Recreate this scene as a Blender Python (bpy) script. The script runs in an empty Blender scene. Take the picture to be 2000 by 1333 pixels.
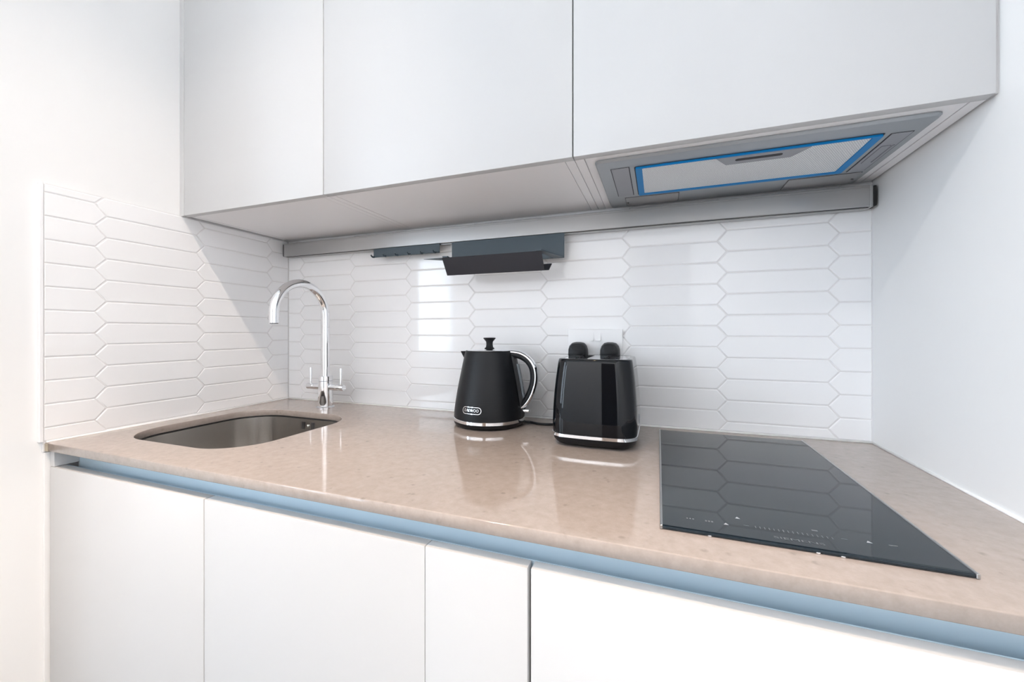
import bpy, bmesh, math, random
from mathutils import Vector, Matrix
random.seed(7)
S = bpy.context.scene
COL = S.collection

# ------------------------------------------------------------------ camera
W = 1.713            # width of the kitchen recess
ZW = 0.900           # worktop height
ZC = 1.474           # underside of the wall cabinets
CEIL = 3.00
cam_d = bpy.data.cameras.new('camera')
cam = bpy.data.objects.new('camera', cam_d)
COL.objects.link(cam)
cam.location = (1.2716, -1.0963, 1.1454)
cam.rotation_euler = (math.pi / 2, 0, 0.3504)
cam_d.sensor_width = 36.0
cam_d.lens = 36.0 * 782.34 / 2000.0
cam_d.shift_y = -18.3 / 2000.0
cam_d.clip_start = 0.02
S.camera = cam

# ------------------------------------------------------------------ world, exposure
world = bpy.data.worlds.new('world')
S.world = world
world.use_nodes = True
bg = world.node_tree.nodes['Background']
bg.inputs['Color'].default_value = (0.74, 0.87, 1.0, 1)
SKY = 11.5
FILL_W = 140.0
bg.inputs['Strength'].default_value = SKY
S.view_settings.view_transform = 'Standard'
S.view_settings.look = 'None'
S.view_settings.exposure = -0.24
S.view_settings.gamma = 1.0
S.view_settings.use_curve_mapping = False
S.cycles.max_bounces = 14
S.cycles.diffuse_bounces = 9
S.cycles.glossy_bounces = 6
S.cycles.transparent_max_bounces = 8
S.cycles.caustics_reflective = False
S.cycles.caustics_refractive = False
S.cycles.use_denoising = True
DOWNLIGHT_W = 170.0
ACCENT_W = 118.0
WARM = (1.0, 0.72, 0.47)

# ------------------------------------------------------------------ materials
def mat(name, col, rough=0.5, metal=0.0, spec=0.5, coat=0.0, emit=None, estr=0.0):
    m = bpy.data.materials.new(name)
    m.use_nodes = True
    b = m.node_tree.nodes['Principled BSDF']
    b.inputs['Base Color'].default_value = (*col, 1)
    b.inputs['Roughness'].default_value = rough
    b.inputs['Metallic'].default_value = metal
    b.inputs['Specular IOR Level'].default_value = spec
    if coat:
        b.inputs['Coat Weight'].default_value = coat
        b.inputs['Coat Roughness'].default_value = 0.03
    if emit:
        b.inputs['Emission Color'].default_value = (*emit, 1)
        b.inputs['Emission Strength'].default_value = estr
    return m

def nodes(m):
    return m.node_tree.nodes, m.node_tree.links, m.node_tree.nodes['Principled BSDF']

def add_bump(m, scale=(1, 1, 1), nscale=40.0, strength=0.05, dist=0.001, kind='noise', detail=3):
    N, L, b = nodes(m)
    tc = N.new('ShaderNodeTexCoord')
    mp = N.new('ShaderNodeMapping')
    mp.inputs['Scale'].default_value = scale
    L.new(tc.outputs['Object'], mp.inputs['Vector'])
    if kind == 'noise':
        t = N.new('ShaderNodeTexNoise')
        t.inputs['Scale'].default_value = nscale
        t.inputs['Detail'].default_value = detail
        out = t.outputs['Fac']
    else:
        t = N.new('ShaderNodeTexVoronoi')
        t.inputs['Scale'].default_value = nscale
        out = t.outputs['Distance']
    L.new(mp.outputs['Vector'], t.inputs['Vector'])
    bp = N.new('ShaderNodeBump')
    bp.inputs['Strength'].default_value = strength
    bp.inputs['Distance'].default_value = dist
    L.new(out, bp.inputs['Height'])
    L.new(bp.outputs['Normal'], b.inputs['Normal'])
    return m

M = {}
M['paint'] = add_bump(mat('wall_paint', (0.81, 0.81, 0.81), 0.6), nscale=220, strength=0.04, dist=0.0006)
M['paint_room'] = mat('room_paint', (0.90, 0.90, 0.90), 0.7)
M['ceiling'] = mat('ceiling_paint', (0.88, 0.88, 0.87), 0.8)
M['lacquer'] = mat('white_lacquer', (0.55, 0.55, 0.555), 0.38)
M['carcass'] = mat('white_melamine', (0.86, 0.85, 0.86), 0.42)
M['tile'] = add_bump(mat('white_glazed_tile', (0.86, 0.86, 0.87), 0.07, spec=0.55), nscale=9, strength=0.06, dist=0.004, detail=1)
M['grout'] = add_bump(mat('grout', (0.74, 0.73, 0.73), 0.9), nscale=300, strength=0.2)
M['silicone'] = mat('white_silicone', (0.88, 0.87, 0.86), 0.35)
M['white_plastic'] = mat('white_plastic', (0.83, 0.83, 0.84), 0.3)
M['chrome'] = mat('chrome', (0.86, 0.87, 0.89), 0.05, 1.0)
M['alu'] = add_bump(mat('brushed_aluminium', (0.47, 0.47, 0.47), 0.36, 1.0), scale=(1, 60, 60), nscale=14, strength=0.05, dist=0.0005)
M['steel'] = add_bump(mat('brushed_steel', (0.58, 0.555, 0.53), 0.24, 1.0), scale=(60, 60, 1.5), nscale=12, strength=0.05, dist=0.0005)
M['channel'] = mat('blue_grey_aluminium', (0.60, 0.74, 0.84), 0.40, 0.3)
M['slate'] = mat('slate_powder_coat', (0.060, 0.085, 0.105), 0.45, spec=0.4)
M['slate_dark'] = mat('charcoal_powder_coat', (0.034, 0.035, 0.042), 0.5, spec=0.3)
M['hood'] = add_bump(mat('grey_hood_metal', (0.34, 0.36, 0.38), 0.40, 0.55), nscale=500, strength=0.03)
M['hood_panel'] = mat('grey_hood_plastic', (0.29, 0.30, 0.33), 0.45)
M['hood_lens'] = mat('frosted_lamp_lens', (0.26, 0.26, 0.27), 0.25)
M['gap'] = mat('gap_shade_dark_part', (0.03, 0.03, 0.035), 0.7)  # shade inside gaps and slots painted dark; small dark parts share it
M['film'] = mat('blue_protective_film', (0.0, 0.20, 0.52), 0.45, spec=0.25)
M['black_matte'] = mat('matte_black', (0.007, 0.008, 0.010), 0.40, spec=0.24)
M['black_plastic'] = mat('black_plastic', (0.007, 0.008, 0.010), 0.42, spec=0.28)
M['black_gloss'] = mat('gloss_black', (0.003, 0.004, 0.006), 0.03, spec=0.30)
M['rubber'] = mat('rubber', (0.02, 0.02, 0.02), 0.7)
M['hob_glass'] = mat('hob_glass', (0.008, 0.014, 0.020), 0.03, spec=0.42)
M['print'] = mat('grey_print', (0.13, 0.14, 0.15), 0.5)
M['print_bright'] = mat('pale_print', (0.34, 0.36, 0.39), 0.5)
M['smoke'] = mat('smoked_gauge', (0.10, 0.12, 0.14), 0.15)
M['oak'] = mat('oak_floor', (0.20, 0.185, 0.17), 0.4)
M['walnut'] = mat('added_door_walnut', (0.045, 0.03, 0.022), 0.4)
M['frame_grey'] = mat('window_frame', (0.30, 0.32, 0.34), 0.4)
M['lamp'] = mat('lamp_lens', (1, 1, 1), 0.5, emit=WARM, estr=25.0)
M['worktop_end'] = mat('raw_stone_end', (0.36, 0.31, 0.24), 0.6)

def kettle_texture():
    m = M['black_matte']
    N, L, b = nodes(m)
    tc = N.new('ShaderNodeTexCoord')
    w = N.new('ShaderNodeTexWave')
    w.bands_direction = 'Z'
    w.inputs['Scale'].default_value = 75
    w.inputs['Distortion'].default_value = 0.0
    L.new(tc.outputs['Object'], w.inputs['Vector'])
    bp = N.new('ShaderNodeBump')
    bp.inputs['Strength'].default_value = 0.10
    bp.inputs['Distance'].default_value = 0.0006
    L.new(w.outputs['Fac'], bp.inputs['Height'])
    L.new(bp.outputs['Normal'], b.inputs['Normal'])
kettle_texture()

def stone():
    m = mat('beige_quartz', (0.55, 0.46, 0.40), 0.08, spec=0.5)
    N, L, b = nodes(m)
    tc = N.new('ShaderNodeTexCoord')
    n1 = N.new('ShaderNodeTexNoise'); n1.inputs['Scale'].default_value = 70; n1.inputs['Detail'].default_value = 8; n1.inputs['Roughness'].default_value = 0.72
    n2 = N.new('ShaderNodeTexNoise'); n2.inputs['Scale'].default_value = 60; n2.inputs['Detail'].default_value = 2
    n3 = N.new('ShaderNodeTexVoronoi'); n3.inputs['Scale'].default_value = 44; n3.inputs['Randomness'].default_value = 1.0
    for n in (n1, n2, n3):
        L.new(tc.outputs['Object'], n.inputs['Vector'])
    r1 = N.new('ShaderNodeValToRGB')
    r1.color_ramp.elements[0].position = 0.32; r1.color_ramp.elements[0].color = (0.340, 0.285, 0.253, 1)
    r1.color_ramp.elements[1].position = 0.68; r1.color_ramp.elements[1].color = (0.405, 0.342, 0.308, 1)
    L.new(n1.outputs['Fac'], r1.inputs['Fac'])
    # small darker inclusions: only where a second noise is high
    r2 = N.new('ShaderNodeValToRGB')
    r2.color_ramp.elements[0].position = 0.10; r2.color_ramp.elements[0].color = (1, 1, 1, 1)
    r2.color_ramp.elements[1].position = 0.24; r2.color_ramp.elements[1].color = (0, 0, 0, 1)
    L.new(n3.outputs['Distance'], r2.inputs['Fac'])
    r3 = N.new('ShaderNodeValToRGB')
    r3.color_ramp.elements[0].position = 0.50; r3.color_ramp.elements[0].color = (0, 0, 0, 1)
    r3.color_ramp.elements[1].position = 0.62; r3.color_ramp.elements[1].color = (1, 1, 1, 1)
    L.new(n2.outputs['Fac'], r3.inputs['Fac'])
    mul = N.new('ShaderNodeMath'); mul.operation = 'MULTIPLY'
    L.new(r2.outputs['Color'], mul.inputs[0]); L.new(r3.outputs['Color'], mul.inputs[1])
    mul2 = N.new('ShaderNodeMath'); mul2.operation = 'MULTIPLY'; mul2.inputs[1].default_value = 0.55
    L.new(mul.outputs[0], mul2.inputs[0])
    mx = N.new('ShaderNodeMix'); mx.data_type = 'RGBA'
    L.new(mul2.outputs[0], mx.inputs['Factor'])
    L.new(r1.outputs['Color'], mx.inputs['A'])
    mx.inputs['B'].default_value = (0.22, 0.19, 0.175, 1)
    L.new(mx.outputs['Result'], b.inputs['Base Color'])
    return m
M['stone'] = stone()

def filter_mesh():
    m = mat('aluminium_filter_mesh', (0.62, 0.63, 0.64), 0.45, 0.35)
    N, L, b = nodes(m)
    tc = N.new('ShaderNodeTexCoord')
    mp = N.new('ShaderNodeMapping'); mp.inputs['Rotation'].default_value = (0, 0, math.radians(30))
    L.new(tc.outputs['Object'], mp.inputs['Vector'])
    v = N.new('ShaderNodeTexVoronoi'); v.inputs['Scale'].default_value = 330; v.inputs['Randomness'].default_value = 0.12
    L.new(mp.outputs['Vector'], v.inputs['Vector'])
    r = N.new('ShaderNodeValToRGB')
    r.color_ramp.elements[0].position = 0.15; r.color_ramp.elements[0].color = (0.46, 0.47, 0.48, 1)
    r.color_ramp.elements[1].position = 0.55; r.color_ramp.elements[1].color = (0.84, 0.85, 0.86, 1)
    L.new(v.outputs['Distance'], r.inputs['Fac'])
    L.new(r.outputs['Color'], b.inputs['Base Color'])
    bp = N.new('ShaderNodeBump'); bp.inputs['Strength'].default_value = 0.5; bp.inputs['Distance'].default_value = 0.001
    L.new(v.outputs['Distance'], bp.inputs['Height']); L.new(bp.outputs['Normal'], b.inputs['Normal'])
    return m
M['mesh'] = filter_mesh()

def thin_glass():
    m = bpy.data.materials.new('window_glass')
    m.use_nodes = True
    N, L = m.node_tree.nodes, m.node_tree.links
    N.remove(N['Principled BSDF'])
    t = N.new('ShaderNodeBsdfTransparent'); g = N.new('ShaderNodeBsdfGlossy'); g.inputs['Roughness'].default_value = 0.02
    mx = N.new('ShaderNodeMixShader'); mx.inputs[0].default_value = 0.06
    L.new(t.outputs[0], mx.inputs[1]); L.new(g.outputs[0], mx.inputs[2])
    L.new(mx.outputs[0], N['Material Output'].inputs['Surface'])
    return m
M['glass'] = thin_glass()

# ------------------------------------------------------------------ helpers
def link(name, me, m, parent=None, loc=None):
    o = bpy.data.objects.new(name, me)
    COL.objects.link(o)
    if m is not None and not me.materials:
        me.materials.append(m)
    if parent is not None:
        o.parent = parent
    if loc is not None:
        o.location = loc
    return o

def obj(name, bm, m, parent=None, smooth=False, loc=None, angle=None):
    bmesh.ops.recalc_face_normals(bm, faces=bm.faces)
    me = bpy.data.meshes.new(name)
    bm.to_mesh(me); bm.free()
    if smooth:
        for p in me.polygons:
            p.use_smooth = True
        if angle:
            me.set_sharp_from_angle(angle=math.radians(angle))
    return link(name, me, m, parent, loc)

def tag(o, label=None, cat=None, group=None, kind=None):
    if label: o['label'] = label
    if cat: o['category'] = cat
    if group: o['group'] = group
    if kind: o['kind'] = kind
    return o

def thing(name, label, cat, loc=(0, 0, 0), group=None):
    o = bpy.data.objects.new(name, None)
    COL.objects.link(o)
    o.empty_display_size = 0.05
    o.location = loc
    return tag(o, label, cat, group)

def bx(bm, a, b, bev=0.0, seg=1):
    """axis aligned box a..b added to bm"""
    x0, y0, z0 = a; x1, y1, z1 = b
    r = bmesh.ops.create_cube(bm, size=1.0)
    vs = r['verts']
    for v in vs:
        v.co = Vector(((x0 + x1) / 2 + v.co.x * (x1 - x0), (y0 + y1) / 2 + v.co.y * (y1 - y0), (z0 + z1) / 2 + v.co.z * (z1 - z0)))
    if bev:
        es = {e for v in vs for e in v.link_edges}
        bmesh.ops.bevel(bm, geom=list(es), offset=bev, segments=seg, affect='EDGES', profile=0.5)
    return bm

def box(name, a, b, m, parent=None, bev=0.0, seg=1, org=(0, 0, 0)):
    a = tuple(a[i] - org[i] for i in range(3)); b = tuple(b[i] - org[i] for i in range(3))
    return obj(name, bx(bmesh.new(), a, b, bev, seg), m, parent, smooth=bev > 0 and seg > 1, angle=35)

def lathe(bm, prof, n=48, c=(0, 0, 0), axis='Z', close=True):
    """revolve (r, h) profile"""
    rings = []
    for r, h in prof:
        ring = []
        if r < 1e-6:
            p = (0, 0, h)
            ring = [p]
        else:
            ring = [(r * math.cos(2 * math.pi * k / n), r * math.sin(2 * math.pi * k / n), h) for k in range(n)]
        vs = []
        for p in ring:
            if axis == 'Z': q = p
            elif axis == 'X': q = (p[2], p[0], p[1])
            else: q = (p[0], p[2], p[1])
            vs.append(bm.verts.new((q[0] + c[0], q[1] + c[1], q[2] + c[2])))
        rings.append(vs)
    for A, B in zip(rings, rings[1:]):
        if len(A) == 1 and len(B) == 1: continue
        for k in range(n):
            j = (k + 1) % n
            if len(A) == 1: bm.faces.new((A[0], B[k], B[j]))
            elif len(B) == 1: bm.faces.new((A[k], A[j], B[0]))
            else: bm.faces.new((A[k], A[j], B[j], B[k]))
    if close:
        for R_ in (rings[0], rings[-1]):
            if len(R_) > 1:
                try: bm.faces.new(R_)
                except ValueError: pass
    return bm

def catmull(pts, sub=8):
    pts = [Vector(p) for p in pts]
    out = []
    for i in range(len(pts) - 1):
        p0 = pts[max(i - 1, 0)]; p1 = pts[i]; p2 = pts[i + 1]; p3 = pts[min(i + 2, len(pts) - 1)]
        for k in range(sub):
            t = k / sub
            out.append(0.5 * ((2 * p1) + (p2 - p0) * t + (2 * p0 - 5 * p1 + 4 * p2 - p3) * t * t + (3 * p1 - p0 - 3 * p2 + p3) * t ** 3))
    out.append(pts[-1])
    return out

def tube(bm, pts, r, n=16, ry=None, up=Vector((0, 1, 0)), cap=True):
    """sweep an (optionally elliptical) section along pts"""
    pts = [Vector(p) for p in pts]
    rings = []
    for i, p in enumerate(pts):
        d = (pts[min(i + 1, len(pts) - 1)] - pts[max(i - 1, 0)]).normalized()
        a = d.cross(up)
        if a.length < 1e-4: a = d.cross(Vector((1, 0, 0)))
        a.normalize()
        b = d.cross(a).normalized()
        rr = r[i] if isinstance(r, (list, tuple)) else r
        rb = ry if ry else rr
        rings.append([bm.verts.new(p + a * rr * math.cos(2 * math.pi * k / n) + b * rb * math.sin(2 * math.pi * k / n)) for k in range(n)])
    for A, B in zip(rings, rings[1:]):
        for k in range(n):
            j = (k + 1) % n
            bm.faces.new((A[k], A[j], B[j], B[k]))
    if cap:
        bm.faces.new(rings[0]); bm.faces.new(list(reversed(rings[-1])))
    return bm

def rrect(x0, x1, y0, y1, r, n=8, bulge=0.0):
    """rounded rectangle outline, counter-clockwise list of (x, y); bulge bows the sides outwards"""
    pts = []
    for cx, cy, a0 in ((x1 - r, y1 - r, 0), (x0 + r, y1 - r, 90), (x0 + r, y0 + r, 180), (x1 - r, y0 + r, 270)):
        for k in range(n + 1):
            a = math.radians(a0 + 90 * k / n)
            pts.append((cx + r * math.cos(a), cy + r * math.sin(a)))
    if bulge:
        # resample long sides so they can bow
        out = []
        for i, p in enumerate(pts):
            q = pts[(i + 1) % len(pts)]
            out.append(p)
            if math.hypot(q[0] - p[0], q[1] - p[1]) > 0.03:
                for k in range(1, 8):
                    out.append((p[0] + (q[0] - p[0]) * k / 8, p[1] + (q[1] - p[1]) * k / 8))
        xm, ym, hx, hy = (x0 + x1) / 2, (y0 + y1) / 2, (x1 - x0) / 2, (y1 - y0) / 2
        pts = []
        for x, y in out:
            u, v = (x - xm) / hx, (y - ym) / hy
            pts.append((x + math.copysign(bulge * 0.3, u) * abs(u) ** 2 * max(0, 1 - v * v), y + math.copysign(bulge, v) * abs(v) ** 2 * max(0, 1 - u * u)))
    return pts

def loft(bm, loops, cap0=True, cap1=True):
    rings = [[bm.verts.new(p) for p in lp] for lp in loops]
    n = len(rings[0])
    for A, B in zip(rings, rings[1:]):
        for k in range(n):
            j = (k + 1) % n
            bm.faces.new((A[k], A[j], B[j], B[k]))
    if cap0: bm.faces.new(rings[0])
    if cap1: bm.faces.new(rings[-1])
    return bm

def plate(name, outer, holes, z0, z1, m, parent=None, bev=0.0):
    """flat slab z0..z1 with an outline and holes (2D filled curve turned into a mesh)"""
    cu = bpy.data.curves.new(name, 'CURVE')
    cu.dimensions = '2D'; cu.fill_mode = 'BOTH'
    cu.extrude = (z1 - z0) / 2 - bev
    cu.bevel_depth = bev
    cu.bevel_resolution = 1
    cu.offset = -bev
    for lp in [outer] + holes:
        sp = cu.splines.new('POLY'); sp.points.add(len(lp) - 1)
        for i, (x, y) in enumerate(lp):
            sp.points[i].co = (x, y, 0, 1)
        sp.use_cyclic_u = True
    t = bpy.data.objects.new('tmp', cu); COL.objects.link(t)
    bpy.context.view_layer.update()
    me = bpy.data.meshes.new_from_object(t.evaluated_get(bpy.context.evaluated_depsgraph_get()))
    bpy.data.objects.remove(t); bpy.data.curves.remove(cu)
    me.transform(Matrix.Translation((0, 0, (z0 + z1) / 2)))
    me.name = name
    me.materials.clear()
    return link(name, me, m, parent)

def text_mesh(body, size, depth=0.0004, width=None):
    cu = bpy.data.curves.new('txt', 'FONT')
    cu.body = body; cu.size = size; cu.align_x = 'CENTER'; cu.align_y = 'CENTER'
    cu.extrude = depth; cu.resolution_u = 3
    t = bpy.data.objects.new('tmp', cu); COL.objects.link(t)
    bpy.context.view_layer.update()
    me = bpy.data.meshes.new_from_object(t.evaluated_get(bpy.context.evaluated_depsgraph_get()))
    bpy.data.objects.remove(t); bpy.data.curves.remove(cu)
    me.materials.clear()
    if width:
        xs = [v.co.x for v in me.vertices]
        s = width / (max(xs) - min(xs)); c = (max(xs) + min(xs)) / 2
        for v in me.vertices: v.co.x = (v.co.x - c) * s
    return me

# ------------------------------------------------------------------ room shell
def struct(name, a, b, m, bev=0.0):
    return tag(box(name, a, b, m, bev=bev), kind='structure')

RX0, RY0, RX1 = -2.5, -3.6, W          # the room beyond the recess
floor = struct('floor', (RX0, RY0, -0.1), (RX1 + 0.1, 0.1, 0.0), M['oak'])
ceiling = struct('ceiling', (RX0 - 0.1, RY0 - 0.1, CEIL), (RX1 + 0.1, 0.1, CEIL + 0.1), M['ceiling'])
wall_back = struct('wall_back', (RX0, 0.008, 0.0), (RX1 + 0.1, 0.1, CEIL), M['paint'])
wall_right = struct('wall_right', (W, RY0, 0.0), (W + 0.1, 0.008, CEIL), M['paint'])
wall_left = struct('wall_left', (-0.11, -0.86, 0.0), (-0.008, 0.008, CEIL), M['paint'])

# far wall with the window that shows as a bright reflection in the tiles
def wall_with_hole(name, axis, p0, p1, q0, q1, holes, m):
    """wall slab thickness p0..p1 along axis; runs q0..q1 along the other horizontal axis; holes = [(q0,q1,z0,z1)]"""
    bm = bmesh.new()
    qs = sorted({q0, q1} | {h[0] for h in holes} | {h[1] for h in holes})
    zs = sorted({0.0, CEIL} | {h[2] for h in holes} | {h[3] for h in holes})
    for qa, qb in zip(qs, qs[1:]):
        for za, zb in zip(zs, zs[1:]):
            qm, zm = (qa + qb) / 2, (za + zb) / 2
            if any(h[0] < qm < h[1] and h[2] < zm < h[3] for h in holes): continue
            if axis == 'y': bx(bm, (qa, p0, za), (qb, p1, zb))
            else: bx(bm, (p0, qa, za), (p1, qb, zb))
    return tag(obj(name, bm, m), kind='structure')

win_a = (-1.98, -1.26, 0.80, 2.20)
win_added = (-3.50, -1.70, 0.90, 2.60)
added_door_h = (0.95, 1.60, 0.0, 2.10)
wall_front = wall_with_hole('wall_front', 'y', RY0 - 0.1, RY0, RX0, RX1 + 0.1, [win_a, added_door_h], M['paint_room'])
wall_side = wall_with_hole('wall_side', 'x', RX0 - 0.1, RX0, RY0 - 0.1, 0.1, [win_added], M['paint_room'])

def window(name, axis, p, h, mull, out=-1):
    q0, q1, z0, z1 = h
    bm = bmesh.new()
    t = 0.045
    def bar(qa, qb, za, zb, m_=bm):
        if axis == 'y': bx(m_, (qa, p - 0.07, za), (qb, p - 0.02, zb))
        else: bx(m_, (p + min(out * 0.07, out * 0.02), qa, za), (p + max(out * 0.07, out * 0.02), qb, zb))
    bar(q0, q0 + t, z0, z1); bar(q1 - t, q1, z0, z1); bar(q0 + t, q1 - t, z0, z0 + t); bar(q0 + t, q1 - t, z1 - t, z1)
    for f_ in mull:
        c = q0 + (q1 - q0) * f_
        bar(c - t / 2, c + t / 2, z0 + t, z1 - t)
    fr = tag(obj(name, bm, M['frame_grey']), kind='structure')
    gb = bmesh.new()
    if axis == 'y': bx(gb, (q0 + t, p - 0.047, z0 + t), (q1 - t, p - 0.043, z1 - t))
    else: bx(gb, (p + out * 0.045 - 0.002, q0 + t, z0 + t), (p + out * 0.045 + 0.002, q1 - t, z1 - t))
    obj('pane', gb, M['glass'], fr)
    # portal: only guides sampling of the sky through the opening, gives no light itself
    ld = bpy.data.lights.new('window_portal', 'AREA'); ld.shape = 'RECTANGLE'
    ld.size = q1 - q0; ld.size_y = z1 - z0
    ld.cycles.is_portal = True
    lo = bpy.data.objects.new('window_portal', ld); COL.objects.link(lo)
    if axis == 'y':
        lo.location = ((q0 + q1) / 2, p - 0.09, (z0 + z1) / 2); lo.rotation_euler = (math.pi / 2, 0, 0)
    else:
        lo.location = (p + out * 0.09, (q0 + q1) / 2, (z0 + z1) / 2); lo.rotation_euler = (math.pi / 2, 0, out * math.pi / 2)
    lo.parent = fr
window('window_1', 'y', RY0, win_a, [])
window('added_window', 'x', RX0, win_added, [0.5])  # unseen side opening, added for cool daylight on the right wall

door = struct('added_dark_door', (added_door_h[0], RY0 - 0.07, 0.0), (added_door_h[1], RY0 - 0.03, added_door_h[3]), M['walnut'])  # unseen dark door, added to give reflections a dark streak

# ------------------------------------------------------------------ picket tiles
def clip(poly, x0, x1, z0, z1):
    def half(P, f, ins):
        out = []
        for i, a in enumerate(P):
            b = P[(i + 1) % len(P)]
            ia, ib = ins(a), ins(b)
            if ia: out.append(a)
            if ia != ib:
                t = f(a) / (f(a) - f(b))
                out.append((a[0] + (b[0] - a[0]) * t, a[1] + (b[1] - a[1]) * t))
        return out
    for f in (lambda p: p[0] - x0, lambda p: x1 - p[0], lambda p: p[1] - z0, lambda p: z1 - p[1]):
        if not poly: return poly
        poly = half(poly, f, lambda p, f=f: f(p) >= 0)
    out = []
    for p in poly:
        if not out or math.hypot(p[0] - out[-1][0], p[1] - out[-1][1]) > 1e-5: out.append(p)
    if len(out) > 1 and math.hypot(out[0][0] - out[-1][0], out[0][1] - out[-1][1]) < 1e-5: out.pop()
    return out

def inset(poly, d):
    """inset a convex counter-clockwise polygon by d, None if it collapses"""
    n = len(poly)
    lines = []
    for i in range(n):
        a, b = poly[i], poly[(i + 1) % n]
        ex, ey = b[0] - a[0], b[1] - a[1]
        l = math.hypot(ex, ey)
        nx, ny = -ey / l, ex / l
        lines.append((a[0] + nx * d, a[1] + ny * d, ex / l, ey / l))
    out = []
    for i in range(n):
        x1, y1, dx1, dy1 = lines[i - 1]; x2, y2, dx2, dy2 = lines[i]
        den = dx1 * dy2 - dy1 * dx2
        if abs(den) < 1e-6: return None
        t = ((x2 - x1) * dy2 - (y2 - y1) * dx2) / den
        out.append((x1 + dx1 * t, y1 + dy1 * t))
    for i in range(n):
        a, b = out[i], out[(i + 1) % n]
        p, q = poly[i], poly[(i + 1) % n]
        if (b[0] - a[0]) * (q[0] - p[0]) + (b[1] - a[1]) * (q[1] - p[1]) <= 0: return None
    return out

def tile_mesh(poly, to3):
    for k in (1.0, 0.6, 0.3, 0.12):          # narrow cut pieces get a smaller bevel
        p0 = inset(poly, 0.0009 * min(1.0, k * 1.5))
        p1 = inset(p0, 0.0008 * k) if p0 else None
        p2 = inset(p0, 0.0022 * k) if p0 else None
        if p1 and p2: break
    else:
        return None
    bm = bmesh.new()
    loft(bm, [[to3(x, z, 0.006) for x, z in p0], [to3(x, z, 0.0020) for x, z in p0], [to3(x, z, 0.0006) for x, z in p1], [to3(x, z, 0.0) for x, z in p2]])
    bmesh.ops.recalc_face_normals(bm, faces=bm.faces)
    me = bpy.data.meshes.new('tile')
    bm.to_mesh(me); bm.free()
    me.materials.append(M['tile'])
    return me

PITCH, T, CW = 0.052, 0.011, 0.2255
def tile_wall(parent, x0, x1, z0, z1, b0, ncol, joints, pitch, to3, wob):
    shared = {}
    for k in range(ncol):
        bl, br = b0 + CW * k, b0 + CW * (k + 1)
        zj = joints[k % 2]
        r0 = int(math.floor((z0 - zj) / pitch)) - 1
        for r in range(r0, r0 + 16):
            zc = zj + pitch * (r + 0.5); h = pitch / 2
            cx = (bl + br) / 2
            hexa = [(bl - T, zc), (bl + T, zc - h), (br - T, zc - h), (br + T, zc), (br - T, zc + h), (bl + T, zc + h)]
            c = clip(hexa, x0, x1, z0, z1)
            if len(c) < 3: continue
            full = len(c) == 6 and all(abs(a[0] - b[0]) + abs(a[1] - b[1]) < 1e-6 for a, b in zip(sorted(c), sorted(hexa)))
            if full:
                if 'f' not in shared:
                    shared['f'] = tile_mesh([(x - cx, z - zc) for x, z in hexa], to3)
                me, ox, oz = shared['f'], cx, zc
            else:
                ox = sum(p[0] for p in c) / len(c); oz = sum(p[1] for p in c) / len(c)
                me = tile_mesh([(x - ox, z - oz) for x, z in c], to3)
            if me is None: continue
            o = link('tile', me, None, parent, to3(ox, oz, 0.0))
            a, b_ = random.gauss(0, 0.0016), random.gauss(0, 0.0012)
            o.rotation_euler = (a, 0, b_ * 0.6) if wob == 'y' else (0, a, b_ * 0.6)

ZT0 = ZW + 0.003
# back wall: tile faces lie in the plane y = 0
box('grout', (-0.006, 0.0016, ZW - 0.02), (W, 0.008, ZC + 0.002), M['grout'], wall_back)
tile_wall(wall_back, 0.0, W, ZT0, ZC, 0.065 - CW, 9, (1.1595, 1.1855), PITCH, lambda x, z, d: (x, d, z), 'y')
# left wall: tile faces lie in the plane x = 0
box('grout', (-0.008, -0.622, ZW - 0.02), (-0.0016, 0.0016, ZC), M['grout'], wall_left)
tile_wall(wall_left, -0.622, 0.0, ZT0, ZC - 0.001, -0.525 - CW, 4, (1.141, 1.1665), 0.0522, lambda y, z, d: (-d, y, z), 'x')

# trims: tile edge strip, silicone beads, cabinet scribe strip
tag(box('trim_1', (-0.008, -0.629, 0.902), (0.0022, -0.6225, ZC - 0.0015), M['white_plastic'], bev=0.0008), kind='structure')
def bead(name, a, b):
    bm = bmesh.new()
    tube(bm, [a, b], 0.0028, n=10, up=Vector((0, 0, 1)))
    return tag(obj(name, bm, M['silicone'], smooth=True), kind='structure')
bead('trim_2', (0.0008, -0.618, 0.9012), (0.0008, 0, 0.9012))
bead('trim_3', (0.0, -0.0008, 0.9012), (W, -0.0008, 0.9012))
bead('trim_4', (W - 0.0008, -0.618, 0.9012), (W - 0.0008, 0, 0.9012))
struct('trim_5', (-0.008, -0.3505, ZC - 0.0005), (0.0105, -0.333, 2.30), M['lacquer'], bev=0.0006)
struct('trim_6', (W - 0.0035, -0.345, ZC + 0.001), (W, -0.328, 2.30), M['lacquer'])
bm = bmesh.new()
bx(bm, (-0.008, -0.6205, 0.10), (-0.0005, -0.60, 0.878), 0.0006)
tag(obj('trim_7', bm, M['paint']), kind='structure')

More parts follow.
